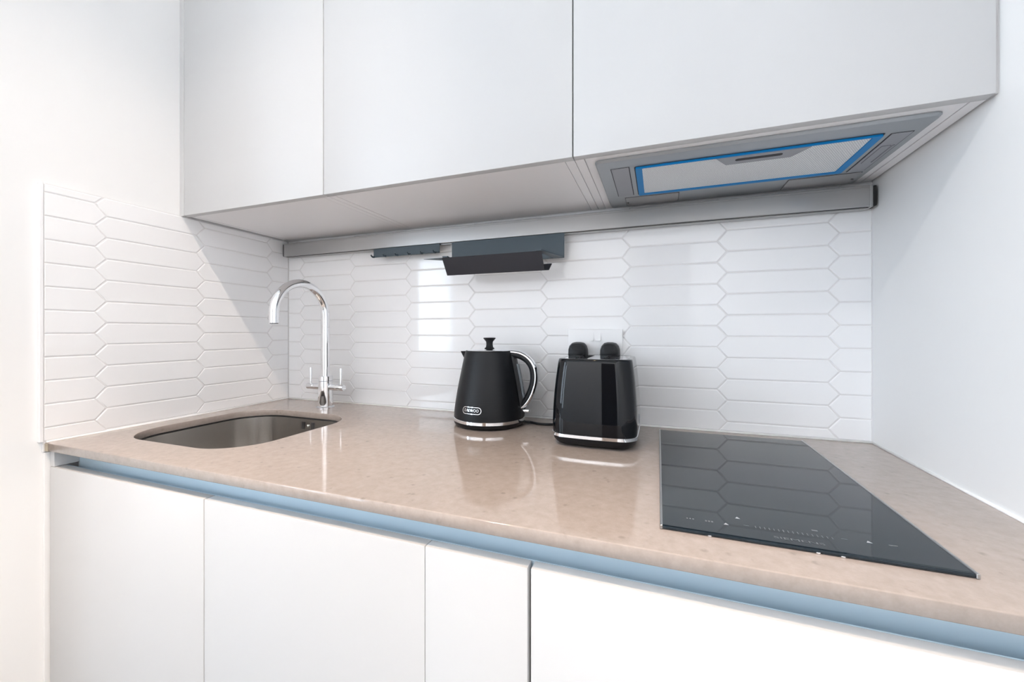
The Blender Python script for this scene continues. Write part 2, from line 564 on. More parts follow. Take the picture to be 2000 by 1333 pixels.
# ------------------------------------------------------------------ wall cabinets
WC_TOP = 2.30
def wall_cabinet(x0, x1, label):
    t = thing('wall_cabinet', label, 'cabinet', (x0, -0.333, ZC), 'white handleless wall cabinets')
    org = t.location
    g = 0.0006
    box('side_panel', (x0 + g, -0.3318, ZC), (x0 + 0.018, -0.002, WC_TOP), M['carcass'], t, 0.0005, org=org)
    box('side_panel', (x1 - 0.018, -0.332, ZC), (x1 - g, -0.002, WC_TOP), M['carcass'], t, 0.0005, org=org)
    box('bottom_panel', (x0 + 0.0192, -0.332, ZC + 0.0004), (x1 - 0.0192, -0.002, ZC + 0.018), M['carcass'], t, 0.0005, org=org)
    box('top_panel', (x0 + 0.0186, -0.332, WC_TOP - 0.018), (x1 - 0.0186, -0.002, WC_TOP), M['carcass'], t, org=org)
    box('door', (x0 + 0.0012, -0.351, ZC - 0.0005), (x1 - 0.0012, -0.3335, WC_TOP), M['lacquer'], t, 0.0009, 2, org=org)
    return t
wall_cabinet(0.0115, 0.5185, 'narrow white wall cabinet at the left, against the tiled side wall')
wall_cabinet(0.5185, 1.1205, 'white middle wall cabinet with flat door, above the grey rail tray')
wall_cabinet(1.1205, W - 0.004, 'white wall cabinet at the right with the extractor hood set in its underside')

# ------------------------------------------------------------------ extractor hood
hood = thing('extractor_hood', 'grey built-in extractor hood with blue protective film round its mesh filter', 'extractor hood', (1.4135, -0.168, ZC))
HO = hood.location
def hx(pts): return [(x - HO.x, y - HO.y) for x, y in pts]
def hslab(name, x0, x1, y0, y1, z0, z1, m, par=hood, r=0.004, bev=0.0006):
    return plate(name, hx(rrect(x0, x1, y0, y1, r, 5)), [], z0 - ZC, z1 - ZC, m, par, bev)
bm = bmesh.new()
lp = []
for z, d in ((ZC, 0.0), (ZC - 0.002, 0.0), (ZC - 0.0055, 0.003), (ZC - 0.006, 0.006)):
    lp.append([(x - HO.x, y - HO.y, z - ZC) for x, y in rrect(1.1555 + d, 1.6725 - d, -0.3185 + d, -0.018 - d, 0.012 - d * 0.7, 6)])
loft(bm, lp)
obj('face_plate', bm, M['hood'], hood, smooth=True, angle=30)
zb = ZC - 0.006
# filter: blue film frame, mesh, latch
fx0, fx1, fy0, fy1 = 1.2290, 1.6165, -0.2770, -0.1120
hslab('filter_gap_shade', fx0 - 0.0022, fx1 + 0.0022, fy0 - 0.0012, fy1 + 0.0022, zb - 0.0006, zb + 0.001, M['gap'], bev=0)  # proud dark plate, paints the shaded joint round the filter
filt = plate('filter_frame', hx(rrect(fx0, fx1, fy0, fy1, 0.003, 4)), [hx(rrect(fx0 + 0.0125, fx1 - 0.0135, fy0 + 0.0035, fy1 - 0.0115, 0.002, 4))], zb - 0.0042 - ZC, zb - ZC, M['film'], hood, 0.0005)
plate('filter_mesh', hx(rrect(fx0 + 0.0115, fx1 - 0.0125, fy0 + 0.0025, fy1 - 0.0105, 0.002, 4)), [], zb - 0.0028 - ZC, zb - ZC, M['mesh'], filt)
bm = bmesh.new()
l0 = [(1.372, -0.2735), (1.519, -0.2735), (1.497, -0.239), (1.392, -0.239)]
loft(bm, [[(x - HO.x, y - HO.y, zb - 0.002 - ZC) for x, y in l0], [(x - HO.x, y - HO.y, zb - 0.0052 - ZC) for x, y in l0]])
latch = obj('filter_latch', bm, M['hood_panel'], hood)
plate('latch_slot', hx(rrect(1.405, 1.480, -0.264, -0.254, 0.0048, 6)), [], zb - 0.0056 - ZC, zb - 0.005 - ZC, M['gap'], latch)
# left cover plate, right control panel
def cover(name, x0, x1, y0, y1):
    hslab('panel_gap_shade', x0 - 0.0016, x1 + 0.0016, y0 - 0.0012, y1 + 0.0010, zb - 0.0004, zb + 0.001, M['gap'], r=0.001, bev=0)  # dark plate under the cover imitates a shaded groove
    return hslab(name, x0, x1, y0, y1, zb - 0.0012, zb + 0.001, M['hood_panel'], r=0.001, bev=0.0003)
cover('cover_plate', 1.1835, 1.2165, -0.2800, -0.1130)
cp = cover('control_panel', 1.6290, 1.6560, -0.2715, -0.1050)
hslab('button_gap_shade', 1.6345, 1.6485, -0.2250, -0.1480, zb - 0.0014, zb, M['gap'], cp, 0.002, 0)  # dark backing draws the button outline as gap shade
hslab('button', 1.6350, 1.6480, -0.2245, -0.1485, zb - 0.0018, zb, M['hood_panel'], cp, 0.002, 0.0002)
hslab('button_gap_shade', 1.6500, 1.6536, -0.2250, -0.1480, zb - 0.0014, zb, M['gap'], cp, 0.0015, 0)
hslab('button', 1.6505, 1.6531, -0.2245, -0.1485, zb - 0.0018, zb, M['hood_panel'], cp, 0.001, 0.0002)
for x0, x1 in ((1.197, 1.316), (1.5320, 1.6580)):
    hslab('lens_gap_shade', x0 - 0.0012, x1 + 0.0012, -0.0962, -0.0318, zb - 0.0004, zb + 0.001, M['gap'], r=0.002, bev=0)  # dark rim stands in for the shade round the lens
    ln = hslab('lamp_lens', x0, x1, -0.095, -0.033, zb - 0.0014, zb + 0.001, M['hood_lens'], r=0.002, bev=0.0003)
    for sx in (x0 + 0.004,) if x0 < 1.4 else (x1 - 0.004,):
        bmn = bmesh.new(); lathe(bmn, [(0, 0), (0.0022, 0), (0.0022, -0.0012), (0, -0.0014)], 12, (sx - HO.x, -0.060 - HO.y, zb - 0.0014 - ZC))
        obj('screw', bmn, M['gap'], ln)

# ------------------------------------------------------------------ base cabinets
def base_cabinet(x0, x1, label, gl=0.0012, gr=0.0012):
    t = thing('base_cabinet', label, 'cabinet', ((x0 + x1) / 2, -0.58, 0.0), 'white handleless base cabinets')
    org = t.location
    box('side_panel', (x0 + 0.0008, -0.566, 0.10), (x0 + 0.016, -0.012, 0.876), M['carcass'], t, org=org)
    box('side_panel', (x1 - 0.016, -0.566, 0.10), (x1 - 0.0008, -0.012, 0.876), M['carcass'], t, org=org)
    box('bottom_panel', (x0 + 0.0165, -0.566, 0.10), (x1 - 0.0165, -0.012, 0.118), M['carcass'], t, org=org)
    box('plinth', (x0 + 0.0008, -0.55, 0.0), (x1 - 0.0008, -0.535, 0.0995), M['lacquer'], t, org=org)
    box('door', (x0 + gl, -0.613, 0.105), (x1 - gr, -0.594, 0.8457), M['lacquer'], t, 0.0012, 2, org=org)
    return t
base_cabinet(0.0005, 0.5085, 'white base cabinet under the sink, leftmost of the row')
base_cabinet(0.5085, 0.9655, 'wide white base cabinet between the sink cabinet and a narrow pull-out', gr=0.0004)
base_cabinet(0.9655, 1.1180, 'narrow white pull-out base cabinet left of the wider door gap', gl=0.0004, gr=0.0022)
base_cabinet(1.1180, W - 0.002, 'wide white base cabinet at the right end, under the hob', gl=0.0022)

# finger-pull channel behind the door tops
prof = [(-0.5925, 0.838), (-0.5925, 0.8445), (-0.5905, 0.8445), (-0.590, 0.838)]
for k in range(9):
    a = math.pi + (math.pi / 2) * k / 8
    prof.append((-0.578 + 0.011 * math.cos(a) , 0.838 + 0.011 * math.sin(a)))
for k in range(1, 9):
    a = -math.pi / 2 + (math.pi / 2) * k / 8
    prof.append((-0.581 + 0.010 * math.cos(a), 0.8365 + 0.0095 * math.sin(a)))
prof += [(-0.570, 0.8812), (-0.568, 0.8812), (-0.568, 0.823), (-0.5925, 0.823)]
bm = bmesh.new()
loft(bm, [[(0.0175, y, z) for y, z in prof], [(W - 0.002, y, z) for y, z in prof]])
ch = thing('handle_channel', 'blue-grey metal finger-pull channel running under the worktop edge', 'channel', (0.85, -0.58, 0.83))
o = obj('channel_profile', bm, M['channel'], ch, smooth=True, angle=40); o.location = (-0.85, 0.58, -0.83)
box('end_panel', (0.0012, -0.612, 0.8462), (0.017, -0.567, 0.8815), M['lacquer'], ch, 0.0005, org=ch.location)

# ------------------------------------------------------------------ worktop with sink cut-out
SX0, SX1, SY0, SY1, SR = 0.062, 0.458, -0.531, -0.164, 0.105
wt = thing('worktop', 'polished beige speckled stone worktop over the base cabinets', 'worktop', (0.85, -0.31, 0.882))
WO = wt.location
outer = [(0.0015, -0.62), (W - 0.0005, -0.62), (W - 0.0005, -0.0005), (0.0015, -0.0005)]
hole = rrect(SX0, SX1, SY0, SY1, SR, 14)
plate('slab', [(x - WO.x, y - WO.y) for x, y in outer], [[(x - WO.x, y - WO.y) for x, y in hole]], 0.0, 0.018, M['stone'], wt, 0.0014)
box('slab_end', (0.0003, -0.6206, 0.8822), (0.0132, -0.6195, 0.8985), M['worktop_end'], wt, org=WO)

# ------------------------------------------------------------------ sink
sk = thing('sink', 'brushed steel undermount sink bowl with rounded corners, left in the worktop', 'sink', (0.26, -0.3475, 0.70))
KO = sk.location
lp = []
e = 0.0035
for z, d, r in ((0.8800, -e - 0.012, SR + 0.012), (0.8786, -e - 0.012, SR + 0.012), (0.8786, -e, SR), (0.876, -e, SR), (0.80, 0.001, SR - 0.004), (0.735, 0.006, SR - 0.006),
                (0.722, 0.014, SR - 0.010), (0.715, 0.028, SR - 0.020), (0.712, 0.05, SR - 0.035)):
    lp.append([(x - KO.x, y - KO.y, z - KO.z) for x, y in rrect(SX0 + d, SX1 - d, SY0 + d, SY1 - d, max(r, 0.03), 12)])
bm = bmesh.new()
loft(bm, lp, cap0=False)
o = obj('bowl', bm, M['steel'], sk, smooth=True, angle=50)
md = o.modifiers.new('thick', 'SOLIDIFY'); md.thickness = 0.001; md.offset = 0
bm = bmesh.new()
loft(bm, [[(x - KO.x, y - KO.y, z - KO.z) for x, y in rrect(SX0 - d, SX1 + d, SY0 - d, SY1 + d, SR, 12)] for z, d in ((0.8800, 0.0005), (0.8775, 0.002))], False, False)
o = obj('sealant', bm, M['gap'], sk)
md = o.modifiers.new('thick', 'SOLIDIFY'); md.thickness = 0.0015; md.offset = 1
bm = bmesh.new()
lathe(bm, [(0, 0.002), (0.036, 0.002), (0.042, 0.0035), (0.045, 0.0012), (0.045, 0.0)], 32, (0.0, 0.0, 0.0125))
dr = obj('drain', bm, M['chrome'], sk, smooth=True, angle=40)
for x in (0.2455, 0.2530, 0.2830, 0.2905):
    plate_o = box('overflow_slot', (x - 0.0017, SY1 + 0.0005, 0.847), (x + 0.0017, SY1 + 0.0032, 0.8685), M['gap'], sk, 0.0004, org=KO)
bm = bmesh.new(); lathe(bm, [(0, -0.0045), (0.0035, -0.004), (0.004, 0)], 14, (0.268 - KO.x, SY1 + 0.003 - KO.y, 0.858 - KO.z), 'Y')
obj('overflow_screw', bm, M['chrome'], sk, smooth=True)

# ------------------------------------------------------------------ tap
tap = thing('tap', 'chrome swan-neck mixer tap with two lever handles behind the sink', 'tap', (0.2600, -0.086, ZW))
bm = bmesh.new()
lathe(bm, [(0, 0), (0.0275, 0), (0.0275, 0.003), (0.0245, 0.006), (0.0225, 0.0065)], 32)
obj('base_ring', bm, M['chrome'], tap, smooth=True, angle=40)
bm = bmesh.new()
lathe(bm, [(0.0, 0.004), (0.0222, 0.004), (0.0222, 0.0860), (0.0212, 0.0865), (0, 0.0865)], 32)
obj('body', bm, M['chrome'], tap, smooth=True, angle=40)
bm = bmesh.new()
lathe(bm, [(0, 0.0872), (0.0212, 0.0872), (0.0222, 0.0878), (0.0222, 0.1015), (0.0210, 0.1025), (0.0130, 0.1028)], 32)
obj('swivel_collar', bm, M['chrome'], tap, smooth=True, angle=40)
pts = [(0, 0, 0.10), (0, 0, 0.16), (0, 0, 0.22), (0, 0, 0.27)]
RA = 0.0925
for k in range(0, 25):
    a = math.pi * k / 24
    pts.append((0, -RA + RA * math.cos(a), 0.297 + RA * math.sin(a)))
pts.append((0, -2 * RA, 0.2695))
bm = bmesh.new(); tube(bm, pts, 0.0130, 24, up=Vector((1, 0, 0)))
sp = obj('spout', bm, M['chrome'], tap, smooth=True, angle=50)
bm = bmesh.new(); lathe(bm, [(0, 0), (0.0105, 0), (0.0105, 0.002), (0, 0.002)], 20, (0, -2 * RA, 0.2678))
obj('aerator', bm, M['gap'], sp)
for s in (-1, 1):
    bm = bmesh.new()
    lathe(bm, [(0, s * 0.018), (0.0098, s * 0.018), (0.0098, s * 0.046), (0.0085, s * 0.047), (0.0085, s * 0.0485), (0.0098, s * 0.0495), (0.0098, s * 0.073), (0.0088, s * 0.0745), (0, s * 0.0745)], 24, (0, 0, 0.067), 'X')
    h = obj('handle', bm, M['chrome'], tap, smooth=True, angle=40)
    bm = bmesh.new()
    lathe(bm, [(0, 0), (0.0034, 0), (0.0042, 0.050), (0.0038, 0.052), (0, 0.0525)], 14, (s * 0.0625, 0, 0.076))
    obj('lever', bm, M['chrome'], h, smooth=True, angle=40)

# ------------------------------------------------------------------ hob
HX0, HX1, HY0, HY1 = 1.2735, 1.5705, -0.5657, -0.0477
hob = thing('hob', 'black glass two-zone induction hob with silver side trims, set flat on the worktop', 'hob', ((HX0 + HX1) / 2, (HY0 + HY1) / 2, ZW))
HB = hob.location
bm = bmesh.new()
lpz = []
for z, df in ((0.0004, 0.004), (0.0012, 0.0), (0.0030, 0.0), (0.0042, 0.0016), (0.0046, 0.004)):
    lpz.append([(x - HB.x, y - HB.y, z) for x, y in ((HX0 + 0.003, HY0 + df), (HX1 - 0.003, HY0 + df), (HX1 - 0.003, HY1 - df * 0.3), (HX0 + 0.003, HY1 - df * 0.3))])
loft(bm, lpz)
obj('glass', bm, M['hob_glass'], hob)
for x in (HX0, HX1 - 0.003):
    box('side_trim', (x, HY0 - 0.0008, ZW + 0.0003), (x + 0.003, HY1 + 0.0005, ZW + 0.0056), M['alu'], hob, 0.0006, org=HB)
zt = 0.0046
def mark(name, x, y, w, d, m=M['print']):
    box(name, (x - w / 2, y - d / 2, ZW + zt), (x + w / 2, y + d / 2, ZW + zt + 0.0002), m, hob, org=HB)
for k in range(17):
    mark('slider_mark', 1.384 + k * (1.462 - 1.384) / 16, -0.5302, 0.0009, 0.0056)
for x in (1.3065, 1.3100, 1.3135): mark('timer_mark', x, -0.5335, 0.0018, 0.003)
for x in (1.3285, 1.3320, 1.3355): mark('timer_mark', x, -0.5335, 0.0022, 0.004)
for x, y, w, d in ((1.374, -0.530, 0.006, 0.0010), (1.474, -0.528, 0.006, 0.0010), (1.5195, -0.5265, 0.008, 0.0016), (1.4490, -0.516, 0.006, 0.003)):
    mark('touch_mark', x, y, w, d)
for x, y in ((1.351, -0.534), (1.3672, -0.5109), (1.4974, -0.5265)):
    bm = bmesh.new()
    loft(bm, [[(x + a - HB.x, y + b - HB.y, z) for a, b in ((-0.0028, -0.002), (0.0028, -0.002), (0, 0.0030))] for z in (zt, zt + 0.0003)])
    obj('touch_symbol', bm, M['print_bright'], hob)
me = text_mesh('SIEMENS', 0.0072, 0.0001, 0.050)
me.name = 'brand_lettering'
o = link('brand_lettering', me, M['print'], hob, (1.4235 - HB.x, -0.5505 - HB.y, zt + 0.0002))
for x in (1.3291, 1.437, 1.4595):
    box('front_clip', (x - 0.002, HY0 - 0.0012, ZW + 0.0002), (x + 0.002, HY0 + 0.001, ZW + 0.0022), M['chrome'], hob, 0.0003, org=HB)

# ------------------------------------------------------------------ back rail and its attachments
RZ0, RZ1, RYF = 1.4135, 1.4600, -0.030
rail = thing('utensil_rail', 'long brushed metal rail on the tiles just below the wall cabinets', 'rail', (0.86, -0.015, RZ0))
RO = rail.location
bm = bmesh.new()
sec = [(RYF, RZ0 + 0.0012), (RYF, RZ1 - 0.006), (RYF + 0.0006, RZ1 - 0.0055), (RYF + 0.0006, RZ1 - 0.005), (RYF, RZ1 - 0.0045), (RYF, RZ1 - 0.001), (RYF + 0.001, RZ1),
       (-0.002, RZ1), (-0.002, RZ0), (RYF + 0.010, RZ0), (RYF + 0.010, RZ0 + 0.004), (RYF + 0.0025, RZ0 + 0.004), (RYF + 0.0025, RZ0), (RYF + 0.0012, RZ0)]
loft(bm, [[(x - RO.x, y - RO.y, z - RO.z) for y, z in sec] for x in (0.0175, 1.6965)])
obj('rail_profile', bm, M['alu'], rail)
box('slot_shadow', (0.0185, RYF + 0.0028, RZ0 + 0.0005), (1.6955, RYF + 0.0095, RZ0 + 0.0039), M['gap'], rail, org=RO)
for a, b in ((0.0125, 0.0172), (1.6970, 1.7020)):
    box('end_cap', (a, RYF - 0.0003, RZ0 - 0.0008), (b, -0.002, RZ1 + 0.0003), M['alu'], rail, 0.0008, org=RO)
box('end_buffer', (1.7023, RYF + 0.001, RZ0 + 0.001), (1.7085, -0.002, RZ1 - 0.002), M['rubber'], rail, 0.001, org=RO)
box('end_buffer', (0.0070, RYF + 0.001, RZ0 + 0.001), (0.0122, -0.002, RZ1 - 0.002), M['rubber'], rail, 0.001, org=RO)
bm = bmesh.new()
bx(bm, (0.0175 - RO.x, RYF + 0.0085 - RO.y, -0.0022), (1.6965 - RO.x, -0.004 - RO.y, 0.0))
obj('lower_lip', bm, M['alu'], rail)

# hook strip
hk = thing('hook_strip', 'short slate metal hook strip hanging on the rail left of the tray', 'hook rail', (0.528, -0.032, 1.3845))
KO2 = hk.location
box('back_strip', (0.4065, -0.0335, 1.3855), (0.6495, -0.0310, 1.4125), M['slate'], hk, 0.0005, org=KO2)
box('hanger', (0.408, -0.0309, 1.4105), (0.648, -0.0215, 1.4125), M['slate'], hk, org=KO2)
for k in range(6):
    x = 0.4115 + k * 0.0452
    pts = [(x - KO2.x, -0.0335 - KO2.y, 1.3868 - KO2.z), (x - KO2.x, -0.0400 - KO2.y, 1.3850 - KO2.z), (x - KO2.x, -0.0470 - KO2.y, 1.3855 - KO2.z), (x - KO2.x, -0.0520 - KO2.y, 1.3895 - KO2.z)]
    bm = bmesh.new(); tube(bm, catmull(pts, 4), 0.0030, 8, ry=0.0013, up=Vector((1, 0, 0)))
    obj('hook', bm, M['slate'], hk, smooth=True)
box('lower_lip', (0.4065, -0.0372, 1.3845), (0.6495, -0.0312, 1.3862), M['slate'], hk, 0.0004, org=KO2)

# tray holder
ty = thing('rail_tray', 'charcoal folded metal tray hanging from the rail, above the kettle', 'tray', (0.86, -0.06, 1.345))
TO = ty.location
box('back_plate', (0.6918, -0.0340, 1.3450), (1.0330, -0.0312, 1.4120), M['slate'], ty, 0.0005, org=TO)
box('hanger', (0.694, -0.0311, 1.4100), (1.031, -0.0215, 1.4120), M['slate'], ty, org=TO)
def sheet(name, quad, thick, m, par):
    q = [Vector(p) - TO for p in quad]
    n = (q[1] - q[0]).cross(q[3] - q[0]).normalized() * thick
    bm = bmesh.new()
    loft(bm, [q, [p + n for p in q]])
    return obj(name, bm, m, par)
xa, xb = 0.7135, 0.9965
sheet('front_panel', [(xa, -0.130, 1.3475), (xb, -0.130, 1.3475), (xb, -0.1005, 1.3035), (xa, -0.1005, 1.3035)], 0.0018, M['slate_dark'], ty)
sheet('rear_panel', [(xa + 0.001, -0.1005, 1.3030), (xb + 0.012, -0.1005, 1.3030), (xb + 0.012, -0.070, 1.3235), (xa + 0.001, -0.070, 1.3235)], 0.0018, M['slate_dark'], ty)
sheet('arm', [(1.0325, -0.0345, 1.3455), (1.0045, -0.0345, 1.3455), (0.9795, -0.128, 1.3495), (0.9960, -0.128, 1.3495)], 0.0030, M['slate'], ty)
sheet('arm', [(0.7200, -0.0345, 1.3455), (0.6925, -0.0345, 1.3455), (0.7135, -0.128, 1.3495), (0.7300, -0.128, 1.3495)], 0.0030, M['slate'], ty)
bm = bmesh.new()
tri = [Vector(p) - TO for p in ((xa, -0.1310, 1.3470), (xa, -0.1080, 1.3440), (0.6560, -0.1300, 1.3468))]
loft(bm, [tri, [p + Vector((0, 0, 0.0014)) for p in tri]])
obj('side_tab', bm, M['slate'], ty)

# ------------------------------------------------------------------ socket and plugs
so = thing('wall_socket', 'white double wall socket with two switches, on the tiles behind the toaster', 'socket', (1.111, 0.0, 1.1095))
SO = so.location
box('face_plate', (1.0388, -0.0092, 1.0665), (1.1832, -0.0004, 1.1525), M['white_plastic'], so, 0.0016, 2, org=SO)
for x in (1.0963, 1.1141):
    bm = bmesh.new()
    loft(bm, [[(x + a - SO.x, y, z - SO.z) for a in (0.0, 0.0123)][::1] + [(x + a - SO.x, y2, z - SO.z) for a, y2 in ((0.0123, -0.0085), (0.0, -0.0085))] for z, y in ((1.1205, -0.0142), (1.1430, -0.0100))])
    obj('switch', bm, M['white_plastic'], so)
def plug(x, label):
    t = thing('plug', label, 'plug', (x, -0.0094, 1.0925), 'black plugs in the double socket')
    out = [(-0.0245, -0.024), (0.0245, -0.024), (0.0255, -0.008), (0.0250, 0.006), (0.0215, 0.0165), (0.0150, 0.0235), (0.006, 0.0255), (-0.006, 0.0255), (-0.0150, 0.0235), (-0.0215, 0.0165), (-0.0250, 0.006), (-0.0255, -0.008)]
    bm = bmesh.new()
    loft(bm, [[(a * s, y, b * s - 0.0005) for a, b in out] for y, s in ((0.0, 0.98), (-0.010, 1.0), (-0.026, 0.95), (-0.033, 0.84), (-0.035, 0.70))])
    obj('body', bm, M['black_plastic'], t, smooth=True, angle=35)
    for k in range(4):
        box('grip_rib', (-0.0125, -0.0362, 0.004 + k * 0.0036), (0.0125, -0.0346, 0.0056 + k * 0.0036), M['black_plastic'], t)
    bm = bmesh.new(); tube(bm, [(0, -0.016, -0.0235), (0, -0.016, -0.04)], [0.006, 0.004], 12, up=Vector((1, 0, 0)))
    obj('cord_guard', bm, M['black_plastic'], t, smooth=True, angle=40)
plug(1.0683, 'black moulded plug in the left half of the wall socket')
plug(1.1525, 'black moulded plug in the right half of the wall socket')

# ------------------------------------------------------------------ kettle on its base
KC = (0.847, -0.110)
kb = thing('power_base', 'round black power base under the kettle, its cord running behind the toaster', 'power base', (KC[0], KC[1], ZW))
bm = bmesh.new()
lathe(bm, [(0, 0.0006), (0.080, 0.0006), (0.088, 0.0022), (0.0930, 0.0065), (0.0946, 0.0125), (0.0930, 0.0132), (0, 0.0132)], 64)
obj('body', bm, M['black_plastic'], kb, smooth=True, angle=40)
pts = [(0.085, 0.030, 0.0045), (0.104, 0.035, 0.0036), (0.132, 0.026, 0.0034), (0.165, 0.032, 0.0034), (0.200, 0.060, 0.0034), (0.2200, 0.078, 0.006), (0.2230, 0.086, 0.05), (0.2213, 0.085, 0.150)]
bm = bmesh.new(); tube(bm, catmull(pts, 8), 0.0032, 10, up=Vector((0.1, 0.9, 0.3)))
obj('cord', bm, M['black_plastic'], kb, smooth=True)

ke = thing('kettle', 'matte black conical kettle with chrome trim and curved handle, left of the toaster', 'kettle', (KC[0], KC[1], ZW + 0.0134))
KZ = 0.0134
bm = bmesh.new()
lathe(bm, [(0.0, 0.0), (0.0935, 0.0), (0.0952, 0.0008), (0.0950, 0.0080), (0.0938, 0.0088), (0.0, 0.0088)], 64)
obj('chrome_band', bm, M['chrome'], ke, smooth=True, angle=40)
BP = [(0.0940, 0.0086), (0.0936, 0.020), (0.0905, 0.045), (0.0865, 0.070), (0.0820, 0.095), (0.0770, 0.120), (0.0712, 0.148), (0.0668, 0.168), (0.0650, 0.1765)]
def rb(z):
    for (r0, z0), (r1, z1) in zip(BP, BP[1:]):
        if z <= z1: return r0 + (r1 - r0) * (z - z0) / (z1 - z0)
    return BP[-1][0]
bm = bmesh.new()
lathe(bm, [(0, 0.0086)] + BP + [(0.0640, 0.1802), (0.0620, 0.1820), (0.0600, 0.1820), (0.0590, 0.178)], 72, close=False)
obj('body', bm, M['black_matte'], ke, smooth=True, angle=40)
bm = bmesh.new()
lathe(bm, [(0.0596, 0.178), (0.0596, 0.1818), (0.0580, 0.1832), (0.040, 0.1852), (0.015, 0.1862), (0, 0.1864)], 64, close=False)
lid = obj('lid', bm, M['chrome'], ke, smooth=True, angle=50)
bm = bmesh.new()
lathe(bm, [(0, 0.1858), (0.0135, 0.1858), (0.0128, 0.1885), (0.0098, 0.1905), (0.0086, 0.1980), (0.0092, 0.2050), (0.0150, 0.2120), (0.0172, 0.2145), (0.0150, 0.2160), (0.006, 0.2150), (0, 0.2148)], 32, close=False)
obj('knob', bm, M['black_plastic'], lid, smooth=True, angle=60)
# spout, opposite the handle
bm = bmesh.new()
d = Vector((-0.97, -0.24, 0)); s_ = Vector((0.24, -0.97, 0))
A = [d * 0.058 + s_ * 0.020 + Vector((0, 0, 0.1800)), d * 0.058 - s_ * 0.020 + Vector((0, 0, 0.1800)), d * 0.0790 + Vector((0, 0, 0.1795))]
B = [d * 0.058 + s_ * 0.006 + Vector((0, 0, 0.145)), d * 0.058 - s_ * 0.006 + Vector((0, 0, 0.145)), d * 0.0690 + Vector((0, 0, 0.160))]
loft(bm, [A, B])
obj('spout', bm, M['black_matte'], ke)
# handle: black inner grip with chrome outer band
path = [(0.054, 0.1720), (0.070, 0.1722), (0.088, 0.1690), (0.1065, 0.1585), (0.1195, 0.1410), (0.1240, 0.1190), (0.1215, 0.0950), (0.1125, 0.0700), (0.0995, 0.0500), (0.0850, 0.0380)]
hp = [(x, 0, z) for x, z in path]
bm = bmesh.new(); tube(bm, catmull(hp, 6), 0.0092, 16, ry=0.0105, up=Vector((0, 1, 0)))
hd = obj('handle', bm, M['black_plastic'], ke, smooth=True, angle=60)
cpx = [(0.118 * 0 + x, z) for x, z in path]
op = []
cp_ = catmull(hp, 6)
for i, p in enumerate(cp_):
    dd = (cp_[min(i + 1, len(cp_) - 1)] - cp_[max(i - 1, 0)]).normalized()
    nrm = Vector((dd.z, 0, -dd.x))
    if nrm.dot(p - Vector((0.06, 0, 0.105))) < 0: nrm = -nrm
    op.append(p + nrm * 0.0062)
bm = bmesh.new(); tube(bm, op, 0.0058, 16, ry=0.0108, up=Vector((0, 1, 0)))
obj('chrome_grip', bm, M['chrome'], hd, smooth=True, angle=60)
# black spine between body and handle, with the water gauge
bm = bmesh.new()
zs = [0.012, 0.035, 0.06, 0.085, 0.11, 0.135, 0.16, 0.176]
loft(bm, [[(rb(z) - 0.010, -0.014, z), (rb(z) + (0.007 if 0.03 < z < 0.17 else 0.002), -0.0085, z), (rb(z) + (0.007 if 0.03 < z < 0.17 else 0.002), 0.0085, z), (rb(z) - 0.010, 0.014, z)] for z in zs])
obj('spine', bm, M['black_plastic'], ke)
bm = bmesh.new()
zs = [0.042, 0.07, 0.10, 0.13, 0.148]
loft(bm, [[(rb(z) + 0.0055, -0.0055, z), (rb(z) + 0.0120, -0.0045, z), (rb(z) + 0.0120, 0.0045, z), (rb(z) + 0.0055, 0.0055, z)] for z in zs])
obj('water_gauge', bm, M['smoke'], ke)
box('switch_lever', (0.0935, -0.010, 0.0245), (0.1140, 0.010, 0.0320), M['chrome'], ke, 0.0025, 3)
# oval badge with lettering, wrapped onto the body
phi = math.atan2(-0.971, -0.103)
zb_ = 0.0365
def wrap(me, off):
    for v in me.vertices:
        x, y, z = v.co
        zz = zb_ + y
        r = rb(zz) + off + z
        a = phi + x / rb(zb_)
        v.co = (r * math.cos(a), r * math.sin(a), zz)
def pill(hw, hh, n=10):
    r = hh
    P = []
    for cx, a0 in ((hw - r, -90), (-(hw - r), 90)):
        for k in range(n + 1):
            a = math.radians(a0 + 180 * k / n)
            P.append((cx + r * math.cos(a), r * math.sin(a)))
    out = []
    for i, p in enumerate(P):
        q = P[(i + 1) % len(P)]; out.append(p)
        if math.hypot(q[0] - p[0], q[1] - p[1]) > 0.01:
            for k in range(1, 8): out.append((p[0] + (q[0] - p[0]) * k / 8, p[1] + (q[1] - p[1]) * k / 8))
    return out
bm = bmesh.new()
o_, i_ = pill(0.0270, 0.0088), pill(0.0257, 0.0075)
ring = [[(x, y, -0.001) for x, y in o_], [(x, y, 0.0010) for x, y in o_], [(x, y, 0.0010) for x, y in i_], [(x, y, -0.001) for x, y in i_]]
loft(bm, ring, False, False)
bd = obj('badge', bm, M['chrome'], ke, smooth=True, angle=40)
wrap(bd.data, 0.0)
me = text_mesh('DAEWOO', 0.0100, 0.0003, 0.0400)
me.name = 'brand_lettering'
bmx = bmesh.new(); bmx.from_mesh(me)
bmesh.ops.subdivide_edges(bmx, edges=[e for e in bmx.edges if e.calc_length() > 0.006], cuts=2)
bmx.to_mesh(me); bmx.free()
wrap(me, 0.0007)
link('brand_lettering', me, M['chrome'], bd)

